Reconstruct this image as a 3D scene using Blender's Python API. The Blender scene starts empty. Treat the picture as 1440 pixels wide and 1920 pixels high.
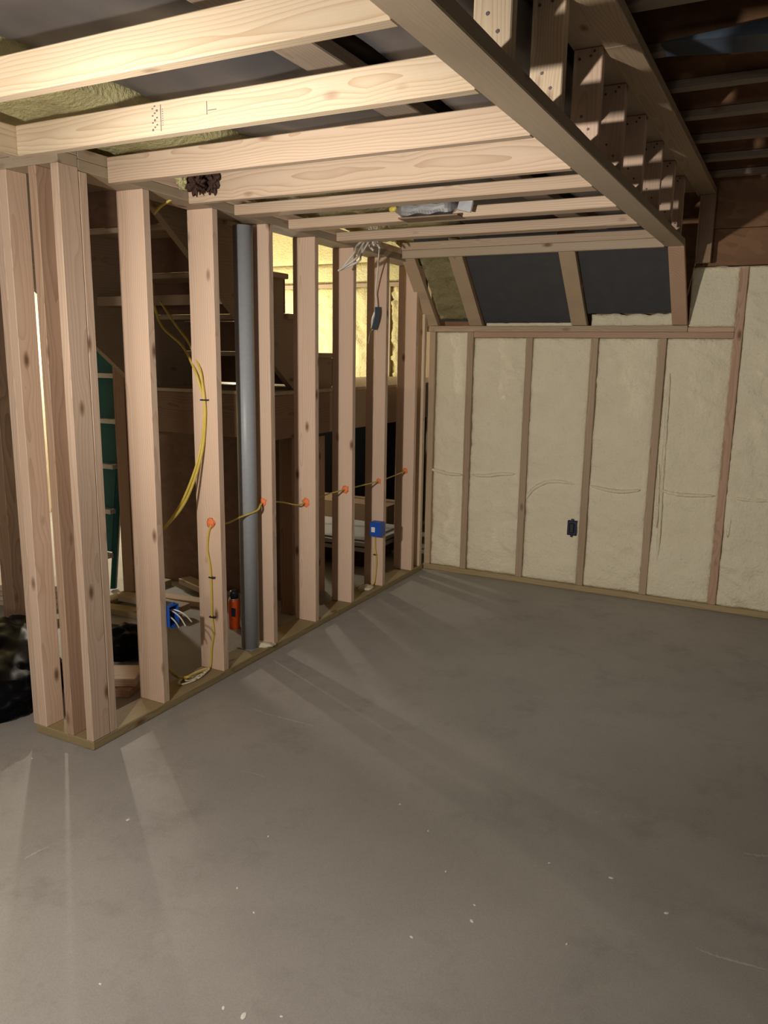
import bpy, bmesh, math, random
from mathutils import Vector, Matrix, noise as mnoise

C = bpy.context.scene.collection
random.seed(11)

# ---------------------------------------------------------------- camera
CAM = Vector((2.3311, -2.0511, 1.5615))
YAW, PITCH, ROLL, FPX = -0.4746, -0.1973, 0.0148, 1485.58
fw = Vector((math.sin(YAW)*math.cos(PITCH), math.cos(YAW)*math.cos(PITCH), math.sin(PITCH)))
r0 = Vector((math.cos(YAW), -math.sin(YAW), 0)); u0 = r0.cross(fw)
RT = r0*math.cos(ROLL) + u0*math.sin(ROLL)
UP = -r0*math.sin(ROLL) + u0*math.cos(ROLL)
cd = bpy.data.cameras.new('camera'); cam = bpy.data.objects.new('camera', cd); C.objects.link(cam)
cd.sensor_fit = 'VERTICAL'; cd.sensor_height = 36.0; cd.sensor_width = 27.0
cd.lens = FPX*36.0/1920.0
cd.clip_start = 0.02; cd.clip_end = 60
m = Matrix((RT, UP, -fw)).transposed().to_4x4(); m.translation = CAM
cam.matrix_world = m
bpy.context.scene.camera = cam

def at(u, v, ax, val):
    """surveyed point: where the sight line of photo pixel (u, v) meets the real plane ax = val"""
    d = fw*FPX + RT*(u-720) - UP*(v-960)
    i = 'xyz'.index(ax)
    return CAM + d*((val-CAM[i])/d[i])

# ---------------------------------------------------------------- world, lights, exposure
sc = bpy.context.scene
sc.view_settings.view_transform = 'Standard'; sc.view_settings.look = 'None'
sc.view_settings.gamma = 1.0; sc.view_settings.use_curve_mapping = False
sc.view_settings.exposure = 0.30
w = bpy.data.worlds.new('world'); sc.world = w; w.use_nodes = True
w.node_tree.nodes['Background'].inputs[0].default_value = (1.0, 0.90, 0.78, 1)
w.node_tree.nodes['Background'].inputs[1].default_value = 0.075

def lamp(name, loc, watts, col=(1, .86, .68), rad=.04, spot=None, aim=None, blend=.6):
    d = bpy.data.lights.new(name, 'SPOT' if spot else 'POINT')
    d.energy = watts; d.color = col; d.shadow_soft_size = rad
    o = bpy.data.objects.new(name, d); C.objects.link(o); o.location = loc
    if spot:
        d.spot_size = spot; d.spot_blend = blend
        o.rotation_euler = (Vector(aim)-Vector(loc)).to_track_quat('-Z', 'Y').to_euler()
    return o
WARM = (1, .93, .84)
lamp('work_light', (0.80, -1.50, 1.60), 68, WARM, .035)                 # the key: bare work light left of the camera
lamp('far_wall_fill', (0.80, -1.50, 1.60), 150, WARM, .035, math.radians(82), (1.35, 3.16, 1.50), .9)   # spot added at the work light to brighten the far wall
lamp('back_fill_light', (1.6, -5.2, 1.7), 90, WARM, .25)                       # unseen fill lamp added behind the camera
lamp('side_room_bulb', (-3.35, 2.75, 1.65), 100, (1, .92, .76), .04)       # bulb in the side room
lamp('stair_bulb', (-2.4, 4.10, 1.65), 48, (1, .92, .74), .04)            # bulb by the stair landing

# ---------------------------------------------------------------- node helpers, materials
class NT:
    def __init__(s, name):
        s.m = bpy.data.materials.new(name); s.m.use_nodes = True
        s.t = s.m.node_tree; s.n = s.t.nodes; s.b = s.n['Principled BSDF']
    def add(s, typ, ins=None, **kw):
        nd = s.n.new(typ)
        for k, v in kw.items(): setattr(nd, k, v)
        for k, v in (ins or {}).items():
            if isinstance(v, bpy.types.NodeSocket): s.t.links.new(v, nd.inputs[k])
            else: nd.inputs[k].default_value = v
        return nd
    def link(s, a, b): s.t.links.new(a, b)
    def math(s, op, a, b=0.0):
        return s.add('ShaderNodeMath', {0: a, 1: b}, operation=op).outputs[0]
    def mix(s, f, a, b, blend='MIX'):
        nd = s.n.new('ShaderNodeMix'); nd.data_type = 'RGBA'; nd.blend_type = blend
        for i, v in ((0, f), (6, a), (7, b)):
            if isinstance(v, bpy.types.NodeSocket): s.t.links.new(v, nd.inputs[i])
            else: nd.inputs[i].default_value = v if i == 0 else tuple(v)+((1,) if len(v) == 3 else ())
        return nd.outputs[2]
    def ramp(s, f, stops):
        nd = s.n.new('ShaderNodeValToRGB'); s.t.links.new(f, nd.inputs[0]); cr = nd.color_ramp
        while len(cr.elements) < len(stops): cr.elements.new(.5)
        for e, (p, c) in zip(cr.elements, stops):
            e.position = p; e.color = tuple(c)+(1,) if len(c) == 3 else c
        return nd.outputs[0]
    def bump(s, h, strength=.3, dist=.01):
        nd = s.add('ShaderNodeBump', {'Height': h, 'Strength': strength, 'Distance': dist})
        s.t.links.new(nd.outputs[0], s.b.inputs['Normal'])
    def base(s, c): 
        if isinstance(c, bpy.types.NodeSocket): s.t.links.new(c, s.b.inputs['Base Color'])
        else: s.b.inputs['Base Color'].default_value = tuple(c)+(1,)
    def set(s, **kw):
        for k, v in kw.items(): s.b.inputs[k.replace('_', ' ')].default_value = v

def wood(name, axis, pale, dark, stain=(.17, .085, .045), rough=.62, ringy=1.0, blotch=0.0, knots=1.0):
    """softwood lumber with the grain along local axis 0, 1 or 2; every object gets its own part of the log"""
    t = NT(name)
    co = t.add('ShaderNodeTexCoord').outputs['Object']
    rnd = t.add('ShaderNodeObjectInfo').outputs['Random']
    sep = t.add('ShaderNodeSeparateXYZ', {0: co})
    a, b, l = [sep.outputs[i] for i in ((1, 2, 0), (0, 2, 1), (0, 1, 2))[axis]]
    r2 = t.math('FRACT', t.math('MULTIPLY', rnd, 37.7)); r3 = t.math('FRACT', t.math('MULTIPLY', rnd, 91.3))
    lo = t.math('ADD', l, t.math('MULTIPLY', rnd, 60.0))
    v0 = t.add('ShaderNodeCombineXYZ', {0: a, 1: b, 2: lo}).outputs[0]
    vs = t.add('ShaderNodeVectorMath', {0: v0, 1: (1, 1, .22)}, operation='MULTIPLY').outputs[0]
    n1 = t.add('ShaderNodeTexNoise', {'Vector': vs, 'Scale': 7.0, 'Detail': 2.0, 'Roughness': .5})
    n1s = t.math('MULTIPLY', t.math('SUBTRACT', n1.outputs[0], .5), .055)
    # distance from a pith that lies beside the board
    pa = t.math('ADD', a, t.math('ADD', t.math('MULTIPLY', r2, .05), .012))
    pb = t.math('ADD', b, t.math('SUBTRACT', t.math('MULTIPLY', r3, .09), .045))
    rad = t.math('SQRT', t.math('ADD', t.math('MULTIPLY', pa, pa), t.math('MULTIPLY', pb, pb)))
    # knots
    vk = t.add('ShaderNodeVectorMath', {0: v0, 1: (1.0, 1.0, .42)}, operation='MULTIPLY').outputs[0]
    vo = t.add('ShaderNodeTexVoronoi', {'Vector': vk, 'Scale': 9.0}, feature='F1')
    kd = vo.outputs['Distance']
    kn = t.add('ShaderNodeMapRange', {0: kd, 1: .045, 2: .15, 3: 1.0, 4: 0.0}).outputs[0]
    kh = t.add('ShaderNodeMapRange', {0: kd, 1: .0, 2: .40, 3: 1.0, 4: 0.0}).outputs[0]
    ring = t.math('ADD', t.math('ADD', rad, n1s), t.math('MULTIPLY', kh, .012))
    ph = t.math('FRACT', t.math('MULTIPLY', ring, 105.0))
    g = t.math('POWER', ph, 2.6)
    fine = t.add('ShaderNodeTexNoise', {'Vector': t.add('ShaderNodeVectorMath', {0: v0, 1: (160, 160, 3.0)}, operation='MULTIPLY').outputs[0], 'Scale': 1.0, 'Detail': 2.0}).outputs[0]
    big = t.add('ShaderNodeTexNoise', {'Vector': vs, 'Scale': 4.0, 'Detail': 3.0}).outputs[0]
    f = t.math('MULTIPLY', t.math('ADD', t.math('MULTIPLY', g, .62*ringy), t.math('MULTIPLY', fine, .35)), 1.0)
    col = t.mix(f, pale, dark)
    tint = t.add('ShaderNodeMapRange', {0: r3, 1: 0, 2: 1, 3: .86, 4: 1.1}).outputs[0]
    col = t.mix(1.0, col, t.add('ShaderNodeCombineColor', {0: tint, 1: tint, 2: tint}).outputs[0], 'MULTIPLY')
    bl = t.add('ShaderNodeMapRange', {0: big, 1: .45, 2: .75, 3: 0.0, 4: .55 + blotch}).outputs[0]
    col = t.mix(t.math('MULTIPLY', bl, .55), col, dark)
    col = t.mix(t.math('MULTIPLY', kn, .95*knots), col, stain)
    t.base(col); t.set(Roughness=rough)
    t.b.inputs['Specular IOR Level'].default_value = .25
    t.bump(t.math('ADD', t.math('MULTIPLY', g, .3), fine), .18, .002)
    return t.m

def wood3(name, *a, **k): return [wood(name+'_'+'xyz'[i], i, *a, **k) for i in range(3)]
PINE = wood3('pine_pink', (.70, .525, .40), (.51, .345, .235), blotch=.1)
PALE = wood3('pine_pale', (.62, .51, .375), (.46, .33, .205), ringy=1.25)
JOIST = wood3('pine_joist', (.60, .465, .345), (.42, .29, .19), blotch=.15, ringy=1.2)
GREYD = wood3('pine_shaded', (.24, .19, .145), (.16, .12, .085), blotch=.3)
TREAT = wood3('pine_treated', (.40, .31, .165), (.24, .175, .085), ringy=.8, blotch=.35)
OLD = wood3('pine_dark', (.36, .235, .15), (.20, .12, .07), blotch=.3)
GREYW = wood3('pine_weathered', (.47, .37, .265), (.34, .26, .18), ringy=.35, blotch=.25)
RED = wood3('pine_red', (.55, .375, .26), (.37, .225, .14), blotch=.35)
SIDEW = wood3('pine_farwall', (.44, .335, .225), (.30, .21, .135), blotch=.3)

def osb(name, c1, c2):
    t = NT(name); co = t.add('ShaderNodeTexCoord').outputs['Object']
    v = t.add('ShaderNodeTexVoronoi', {'Vector': t.add('ShaderNodeVectorMath', {0: co, 1: (16, 30, 30)}, operation='MULTIPLY').outputs[0], 'Scale': 1.0})
    n = t.add('ShaderNodeTexNoise', {'Vector': co, 'Scale': 5.0, 'Detail': 4.0}).outputs[0]
    f = t.math('ADD', t.math('MULTIPLY', t.add('ShaderNodeSeparateColor', {0: v.outputs['Color']}).outputs[0], .6), t.math('MULTIPLY', n, .5))
    t.base(t.mix(f, c1, c2)); t.set(Roughness=.75); t.bump(f, .15, .003)
    return t.m
OSB = osb('strand_board', (.16, .075, .035), (.27, .14, .065))
PLYD = osb('riser_board', (.13, .07, .04), (.19, .10, .055))

def foam(name, c1, c2, sc_=1.0):
    t = NT(name); co = t.add('ShaderNodeTexCoord').outputs['Object']
    n = t.add('ShaderNodeTexNoise', {'Vector': co, 'Scale': 3.5, 'Detail': 5.0, 'Roughness': .6}).outputs[0]
    n2 = t.add('ShaderNodeTexNoise', {'Vector': co, 'Scale': 55.0*sc_, 'Detail': 4.0, 'Roughness': .65}).outputs[0]
    cc = t.mix(t.add('ShaderNodeMapRange', {0: n, 1: .3, 2: .7}).outputs[0], c1, c2)
    t.base(t.mix(t.add('ShaderNodeMapRange', {0: n2, 1: .28, 2: .44, 3: .12, 4: 0}).outputs[0], cc, (.30, .25, .13))); t.set(Roughness=.7)  # crevices darkened in the colour, standing in for shade between the bumps
    t.b.inputs['Specular IOR Level'].default_value = .2
    t.bump(t.math('ADD', n2, t.math('MULTIPLY', n, 2.0)), .9, .010)
    return t.m
FOAM = foam('cream_foam', (.75, .68, .50), (.82, .755, .57))
FOAMY = foam('yellow_foam', (.74, .66, .31), (.84, .77, .43))
BATT = foam('batt_facing', (.20, .17, .085), (.27, .235, .125))
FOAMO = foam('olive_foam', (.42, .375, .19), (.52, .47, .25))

def plain(name, c, rough=.5, metal=0.0, spec=.5, noise=0.0, nscale=30.0, bump=0.0):
    t = NT(name)
    if noise or bump:
        co = t.add('ShaderNodeTexCoord').outputs['Object']
        n = t.add('ShaderNodeTexNoise', {'Vector': co, 'Scale': nscale, 'Detail': 4.0}).outputs[0]
        t.base(t.mix(n, tuple(x*(1-noise) for x in c), tuple(min(1, x*(1+noise)) for x in c)))
        if bump: t.bump(n, bump, .004)
    else: t.base(c)
    t.set(Roughness=rough, Metallic=metal); t.b.inputs['Specular IOR Level'].default_value = spec
    return t.m
BLACK = plain('black_plastic', (.075, .070, .072), .38, 0, .5, .25, 6.0, .25)
BLACKM = plain('black_board', (.060, .060, .062), .8, 0, .2, .2, 14.0, .2)
BAG = plain('black_bag_film', (.004, .004, .005), .42, 0, .04, .2, 5, .08)
STEEL = plain('grey_column_paint', (.30, .31, .325), .42, 0, .4, .10, 60.0, .05)
GALV = plain('galvanized_metal', (.55, .56, .58), .35, .9, .5, .25, 40.0, .1)
YEL = plain('yellow_jacket', (.62, .47, .085), .4, 0, .4, .12, 60)
WHT = plain('white_jacket', (.62, .57, .50), .45, 0, .4, .1, 60)
BLUE = plain('blue_box_plastic', (.012, .085, .42), .38, 0, .5, .1, 60)
NAVY = plain('dark_blue_box', (.012, .020, .055), .4, 0, .5, .1, 60)
ORANGE = plain('orange_sealant', (.85, .22, .075), .6, 0, .3, .2, 120, .3)
STAPLE = plain('black_staple', (.012, .012, .02), .4)
COPPER = plain('bare_conductors', (.75, .68, .58), .4, .3)
DKGREY = plain('dark_grey_case', (.055, .07, .095), .45)
GREEN = plain('green_fibreglass', (.008, .075, .070), .45, 0, .4, .2, 30)
RUNG = plain('rung_metal', (.55, .52, .48), .4, .5, .5, .15, 50)
CAN = plain('orange_can', (.72, .10, .012), .35, 0, .5, .1, 40)
CLEAR = plain('wrap_film', (.55, .53, .48), .15, 0, .6, .4, 25, .6)
LGREY = plain('light_grey_board', (.36, .36, .37), .5, 0, .4, .1, 20)
WHITE = plain('white_edge', (.78, .76, .72), .5)
DKRED = plain('dark_red_crate', (.06, .022, .015), .6, 0, .3, .2, 30)
CARD = plain('cardboard', (.24, .165, .105), .8, 0, .2, .15, 20)
INK = plain('stamp_ink', (.13, .10, .11), .7)
BLUEG = plain('blue_grey_wrap', (.045, .062, .085), .5, 0, .4, .3, 8, .2)
CHAR = plain('charred_wrap', (.055, .030, .022), .8, 0, .2, .5, 60, .5)
SPECK = plain('plaster_speck', (.75, .72, .66), .7)
CHALK = plain('chalk_scuff', (.46, .42, .375), .8, 0, .2, .15, 80)

def concrete():
    t = NT('concrete'); co = t.add('ShaderNodeTexCoord').outputs['Object']
    n = t.add('ShaderNodeTexNoise', {'Vector': co, 'Scale': 1.1, 'Detail': 5.0, 'Roughness': .6, 'Distortion': .4}).outputs[0]
    n2 = t.add('ShaderNodeTexNoise', {'Vector': co, 'Scale': 5.0, 'Detail': 6.0, 'Roughness': .7}).outputs[0]
    n3 = t.add('ShaderNodeTexNoise', {'Vector': co, 'Scale': 240.0, 'Detail': 3.0}).outputs[0]
    col = t.mix(t.add('ShaderNodeMapRange', {0: n, 1: .3, 2: .7}).outputs[0], (.302, .284, .260), (.380, .358, .330))
    st = t.add('ShaderNodeMapRange', {0: n2, 1: .54, 2: .70, 3: 0, 4: .42}).outputs[0]
    col = t.mix(st, col, (.22, .2, .175))
    wt = t.add('ShaderNodeTexNoise', {'Vector': t.add('ShaderNodeVectorMath', {0: co, 1: (4.1, 2.2, 1)}, operation='ADD').outputs[0], 'Scale': 2.6, 'Detail': 9.0, 'Roughness': .78}).outputs[0]
    wf = t.add('ShaderNodeMapRange', {0: wt, 1: .60, 2: .74, 3: 0, 4: .62}).outputs[0]
    col = t.mix(wf, col, (.47, .43, .375))
    col = t.mix(.10, col, t.ramp(n3, ((.3, (.1, .09, .08)), (.7, (.6, .56, .5)))))
    t.base(col)
    t.link(t.add('ShaderNodeMapRange', {0: n2, 1: .3, 2: .7, 3: .50, 4: .66}).outputs[0], t.b.inputs['Roughness'])
    t.b.inputs['Specular IOR Level'].default_value = .3
    t.bump(t.math('ADD', n3, t.math('MULTIPLY', n2, 1.5)), .12, .003)
    return t.m
CONC = concrete()

# ---------------------------------------------------------------- object helpers
WLOC = {}
def reg(o, loc, parent, mat):
    loc = Vector(loc)
    if mat is not None and o.data is not None and len(o.data.materials) == 0: o.data.materials.append(mat)
    C.objects.link(o)
    if parent is not None:
        o.parent = parent; o.location = loc - WLOC[parent.name]
    else: o.location = loc
    WLOC[o.name] = loc
    return o
def tag(o, label=None, cat=None, group=None, kind=None):
    if label: o['label'] = label
    if cat: o['category'] = cat
    if group: o['group'] = group
    if kind: o['kind'] = kind
    return o
def empty(name, loc, label=None, cat=None, group=None, kind=None):
    o = bpy.data.objects.new(name, None); o.empty_display_size = .1
    reg(o, loc, None, None); return tag(o, label, cat, group, kind)
def mesh_obj(name, bm, mat, parent=None, loc=(0, 0, 0), smooth=False):
    """bm is in world coordinates; the origin goes to loc"""
    me = bpy.data.meshes.new(name)
    bmesh.ops.translate(bm, verts=bm.verts, vec=-Vector(loc))
    bmesh.ops.recalc_face_normals(bm, faces=bm.faces)
    bm.to_mesh(me); bm.free()
    if smooth:
        for p in me.polygons: p.use_smooth = True
    return reg(bpy.data.objects.new(name, me), loc, parent, mat)
BOXES = {}
def box_mesh(dx, dy, dz, bev, mat):
    key = (round(dx, 4), round(dy, 4), round(dz, 4), bev, mat.name)
    if key not in BOXES:
        bm = bmesh.new(); bmesh.ops.create_cube(bm, size=1)
        bmesh.ops.scale(bm, verts=bm.verts, vec=(dx, dy, dz))
        if bev: bmesh.ops.bevel(bm, geom=list(bm.edges), offset=bev, segments=1, affect='EDGES')
        me = bpy.data.meshes.new('board'); bm.to_mesh(me); bm.free(); me.materials.append(mat)
        BOXES[key] = me
    return BOXES[key]
def box(name, x, y, z, mat, parent=None, bev=.0025, rot=None):
    """an eased board spanning x=(x0,x1), y=(..), z=(..)"""
    me = box_mesh(x[1]-x[0], y[1]-y[0], z[1]-z[0], bev, mat)
    o = bpy.data.objects.new(name, me)
    reg(o, ((x[0]+x[1])/2, (y[0]+y[1])/2, (z[0]+z[1])/2), parent, None)
    if rot: o.rotation_euler = rot
    return o
def prism(name, pts, axis, a0, a1, mat, parent=None, bev=0.0):
    """polygon pts in the two other axes, extruded along axis from a0 to a1"""
    bm = bmesh.new()
    def P(p, a): return {0: (a, p[0], p[1]), 1: (p[0], a, p[1]), 2: (p[0], p[1], a)}[axis]
    A = [bm.verts.new(P(p, a0)) for p in pts]; B = [bm.verts.new(P(p, a1)) for p in pts]
    n = len(pts)
    bm.faces.new(A); bm.faces.new(B[::-1])
    for i in range(n): bm.faces.new((A[i], B[i], B[(i+1) % n], A[(i+1) % n]))
    bmesh.ops.recalc_face_normals(bm, faces=bm.faces)
    if bev: bmesh.ops.bevel(bm, geom=list(bm.edges), offset=bev, segments=1, affect='EDGES')
    c = Vector((0, 0, 0))
    for v in bm.verts: c += v.co
    return mesh_obj(name, bm, mat, parent, c/len(bm.verts))
def spline(pts, n=8):
    pts = [Vector(p) for p in pts]; out = []
    P = [pts[0]*2-pts[1]] + pts + [pts[-1]*2-pts[-2]]
    for i in range(1, len(P)-2):
        a, b, c, d = P[i-1:i+3]
        for k in range(n):
            t = k/n
            out.append(.5*((2*b)+(c-a)*t+(2*a-5*b+4*c-d)*t*t+(3*b-a-3*c+d)*t**3))
    return out + [pts[-1]]
def tube_into(bm, path, r, seg=8, squash=1.0, jit=0.0):
    rings = []; up = Vector((0, 0, 1)); prev = None
    for i, p in enumerate(path):
        d = (path[min(i+1, len(path)-1)]-path[max(i-1, 0)]).normalized()
        if prev is None:
            s = d.cross(up if abs(d.z) < .9 else Vector((1, 0, 0))).normalized()
        else: s = (prev - d*prev.dot(d)).normalized()
        prev = s; t = d.cross(s)
        rr = r(i/(len(path)-1)) if callable(r) else r
        rr *= 1+jit*random.uniform(-1, 1)
        rings.append([bm.verts.new(p + s*math.cos(a)*rr + t*math.sin(a)*rr*squash) for a in [2*math.pi*k/seg for k in range(seg)]])
    for A, B in zip(rings, rings[1:]):
        for k in range(seg): bm.faces.new((A[k], A[(k+1) % seg], B[(k+1) % seg], B[k]))
    bm.faces.new(rings[0][::-1]); bm.faces.new(rings[-1])
def tube(name, pts, r, mat, parent=None, n=8, seg=8, squash=1.0, jit=0.0):
    bm = bmesh.new(); path = spline(pts, n); tube_into(bm, path, r, seg, squash, jit)
    return mesh_obj(name, bm, mat, parent, path[0], True)
def blob(name, c, s, mat, parent=None, amp=.3, freq=3.0, sub=4, flat=None, seed=0, smooth=True):
    bm = bmesh.new(); bmesh.ops.create_icosphere(bm, subdivisions=sub, radius=1)
    for v in bm.verts:
        q = v.co.copy()
        k = 1+amp*(mnoise.fractal(q*freq+Vector((seed*7.1, seed*3.3, 0)), 1.0, 2.0, 4))
        v.co = Vector((q.x*s[0]*k, q.y*s[1]*k, q.z*s[2]*k)) + Vector(c)
        if flat is not None and v.co.z < flat: v.co.z = flat
    return mesh_obj(name, bm, mat, parent, c, smooth)
def lathe(name, prof, loc, mat, parent=None, seg=24):
    bm = bmesh.new(); rows = []
    for r, z in prof: rows.append([bm.verts.new((loc[0]+r*math.cos(2*math.pi*k/seg), loc[1]+r*math.sin(2*math.pi*k/seg), loc[2]+z)) for k in range(seg)])
    for A, B in zip(rows, rows[1:]):
        for k in range(seg): bm.faces.new((A[k], A[(k+1) % seg], B[(k+1) % seg], B[k]))
    bm.faces.new(rows[0][::-1]); bm.faces.new(rows[-1])
    o = mesh_obj(name, bm, mat, parent, loc)
    for p in o.data.polygons: p.use_smooth = abs(p.normal.z) < .7
    return o
def foam_sheet(name, u0_, u1_, v0_, v1_, place, mat, parent, res=.016, amp=.010, pillow=.010, seed=0, thick=.05, loc=None):
    """a sprayed bay: grid over (u, v); place(u, v, h) puts height h in the room; the back is closed"""
    nu = max(3, int((u1_-u0_)/res)); nv = max(3, int((v1_-v0_)/res)); bm = bmesh.new(); G = []
    for i in range(nu+1):
        row = []
        for j in range(nv+1):
            u = u0_+(u1_-u0_)*i/nu; v = v0_+(v1_-v0_)*j/nv
            e = min(u-u0_, u1_-u, v-v0_, v1_-v)
            pl = pillow*(math.exp(-e/.02) - .3*math.exp(-e/.05))
            h = amp*(mnoise.fractal(Vector((u*2.2+seed*3.7, v*1.6, seed*5.1)), 1.0, 2.1, 3)*.9
                     + .55*mnoise.fractal(Vector((u*9+seed, v*17+u*6, seed*2.3)), 1.0, 2.0, 3)*(0.35+abs(mnoise.noise(Vector((u*2.1, v*1.7, seed+9.0))))*1.7))
            row.append(bm.verts.new(place(u, v, h-pl)))
        G.append(row)
    for i in range(nu):
        for j in range(nv): bm.faces.new((G[i][j], G[i+1][j], G[i+1][j+1], G[i][j+1]))
    edge = [G[i][0] for i in range(nu+1)] + [G[nu][j] for j in range(1, nv+1)] + [G[i][nv] for i in range(nu-1, -1, -1)] + [G[0][j] for j in range(nv-1, 0, -1)]
    uv = [(u0_+(u1_-u0_)*i/nu, v0_) for i in range(nu+1)] + [(u1_, v0_+(v1_-v0_)*j/nv) for j in range(1, nv+1)] + [(u0_+(u1_-u0_)*i/nu, v1_) for i in range(nu-1, -1, -1)] + [(u0_, v0_+(v1_-v0_)*j/nv) for j in range(nv-1, 0, -1)]
    back = [bm.verts.new(place(u, v, -thick)) for u, v in uv]
    n = len(edge)
    for k in range(n): bm.faces.new((edge[k], edge[(k+1) % n], back[(k+1) % n], back[k]))
    bm.faces.new(back)
    return mesh_obj(name, bm, mat, parent, loc or place((u0_+u1_)/2, v0_, 0), True)

T, W4, W6 = .038, .089, .140

# ================================================================ THE SETTING
fl = box('floor', (-4.6, 5.2), (-6.5, 6.2), (-.12, 0), CONC, None, 0)
tag(fl, 'grey concrete slab floor with chalky scuffs and plaster drips', kind='structure')

# ---------------- left partition with its short return
wl = tag(empty('wall_left', (0, 0, 0)), 'open stud partition of raw two-by-six lumber on a treated bottom plate', kind='structure')
YF = 3.16
box('bottom_plate', (-W6, 0), (0.0, 3.12), (0, T), TREAT[1], wl, .004)
box('bottom_plate', (-.326, -W6-.001), (0.0, W4), (0, T), TREAT[0], wl, .004)
TOP = 2.150
def top_at(y): return 2.181-.0135*y
def plate(y0, y1, lift, mat):
    yc_ = (y0+y1)/2; z = top_at(yc_)+lift
    box('top_plate', (-W6, -.0005), (y0, y1), (z, z+T), mat, wl, .0025, (-.0135, 0, 0))
plate(W4+.001, 3.12, 0, GREYW[1]); plate(W4+.001, .30, T+.0005, GREYW[1]); plate(.302, 3.12, T+.0005, PINE[1])
for lift in (0, T+.0005): box('top_plate', (-.345, 0), (0, W4), (2.190+lift, 2.190+lift+T), GREYW[0], wl)
for yb, mt in ((.438, PINE), (.852, PINE), (1.268, PINE), (1.683, PINE), (2.095, PINE), (2.515, PINE), (2.962, PINE), (3.10, PALE)):
    box('stud', (-W6, 0), (yb-T, yb), (T, top_at(yb)), mt[2], wl)
# corner and return (two-by-four deep): jamb pair, spacer stud, corner stud, end stud
for x0 in (-.340, -.301): box('stud', (x0, x0+T), (0, W4), (T, 2.19), PINE[2], wl)
box('stud', (-.148, -.110), (0, W4), (T, 2.19), RED[2], wl)
box('stud', (-.036, .001), (0, W4), (T, 2.19), PINE[2], wl)
box('stud', (-W6, 0), (W4+.002, W4+.002+T), (T, 2.178), PINE[2], wl)

# ---------------- far foam wall
wb = tag(empty('wall_back', (1.2, YF, 0)), 'cream spray-foamed stud wall with low ledge at the far end of the room', kind='structure')
SX = [.016, .2995, .7185, 1.147, 1.562, 1.985, 2.40, 2.81, 3.22, 3.63, 4.04, 4.45]
SW = .046
LZ0, LZ1 = 1.717, 1.755
box('bottom_plate', (-.02, 4.6), (YF-.006, YF+W4), (0, T), TREAT[0], wb, .004)
for i, x in enumerate(SX):
    if i < 5: z1 = LZ0-.038 if i > 1 else LZ0
    else: z1 = 2.09
    box('stud', (x-SW/2, x+SW/2), (YF, YF+W4), (T, z1), SIDEW[2] if i != 5 else RED[2], wb, .003)
box('ledge_plate', (-.03, 1.70), (YF-.004, YF+W6), (LZ0, LZ1), SIDEW[0], wb)
box('ledge_header', (.325, 1.985-SW/2), (YF-.002, YF+T), (LZ0-.038, LZ0-.0005), RED[0], wb)
box('ledge_plate', (1.702, 1.985-SW/2), (YF-.002, YF+T), (LZ0, LZ1-.01), RED[0], wb)
def back_place(u, v, h): return Vector((u, YF+.014-h, v))
for i in range(len(SX)-1):
    a, b = SX[i]+SW/2, SX[i+1]-SW/2
    top = (LZ0 if i == 0 else LZ0-.038) if i < 5 else 2.09
    foam_sheet('foam_panel', a, b, T, top-.002, back_place, FOAM, wb, seed=i+1, thick=.06, res=.013 if i < 6 else .04, amp=.020, pillow=.012)
foam_sheet('foam_panel', 1.70, 1.985-SW/2, LZ1-.008, 2.09, back_place, FOAM, wb, seed=31, thick=.06)
# cables buried in the foam show as ridges
def ridge(pts, r=.013, dz=.004):
    P = [at(u, v, 'y', YF+.012) for u, v in pts]
    tube('foam_ridge', P, lambda t: r*(.2+.8*math.sin(math.pi*t)**.35 if 0 < t < 1 else .2), FOAM, wb, 6, 8, 1.0, .12)
ridge([(806, 879), (825, 884), (845, 889), (866, 890)])
ridge([(885, 890), (910, 892), (940, 889), (965, 889)])
ridge([(986, 935), (1000, 917), (1025, 904), (1050, 903), (1078, 908)])
ridge([(1108, 911), (1140, 919), (1170, 922), (1200, 919)])
ridge([(1236, 918), (1265, 926), (1300, 929), (1340, 930)])
ridge([(1378, 934), (1410, 938), (1460, 939)])
ridge([(1256, 700), (1249, 800), (1242, 900), (1236, 1000), (1228, 1090)], .012)
ridge([(1236, 870), (1231, 990)], .010)
ridge([(1370, 965), (1364, 1008)], .011)
# rim band above the foam on the right, and its foam lip
box('rim_board', (1.75, 4.6), (YF+.05, YF+.09), (2.10, 2.31), OSB, wb)
box('rim_board', (1.75, 4.6), (YF+.045, YF+.09), (2.312, 2.80), OSB, wb)
foam_sheet('foam_lip', 1.72, 4.6, 0, .09, lambda u, v, h: Vector((u, YF+v-.01, 2.092+h*.8+.008*mnoise.noise(Vector((u*9, v*5, 2)))))
           , FOAM, wb, res=.02, amp=.016, pillow=.004, seed=40, thick=.004)
box('backing_board', (-.05, 4.6), (YF+.151, YF+.165), (0, 2.80), OSB, wb, 0)

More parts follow.
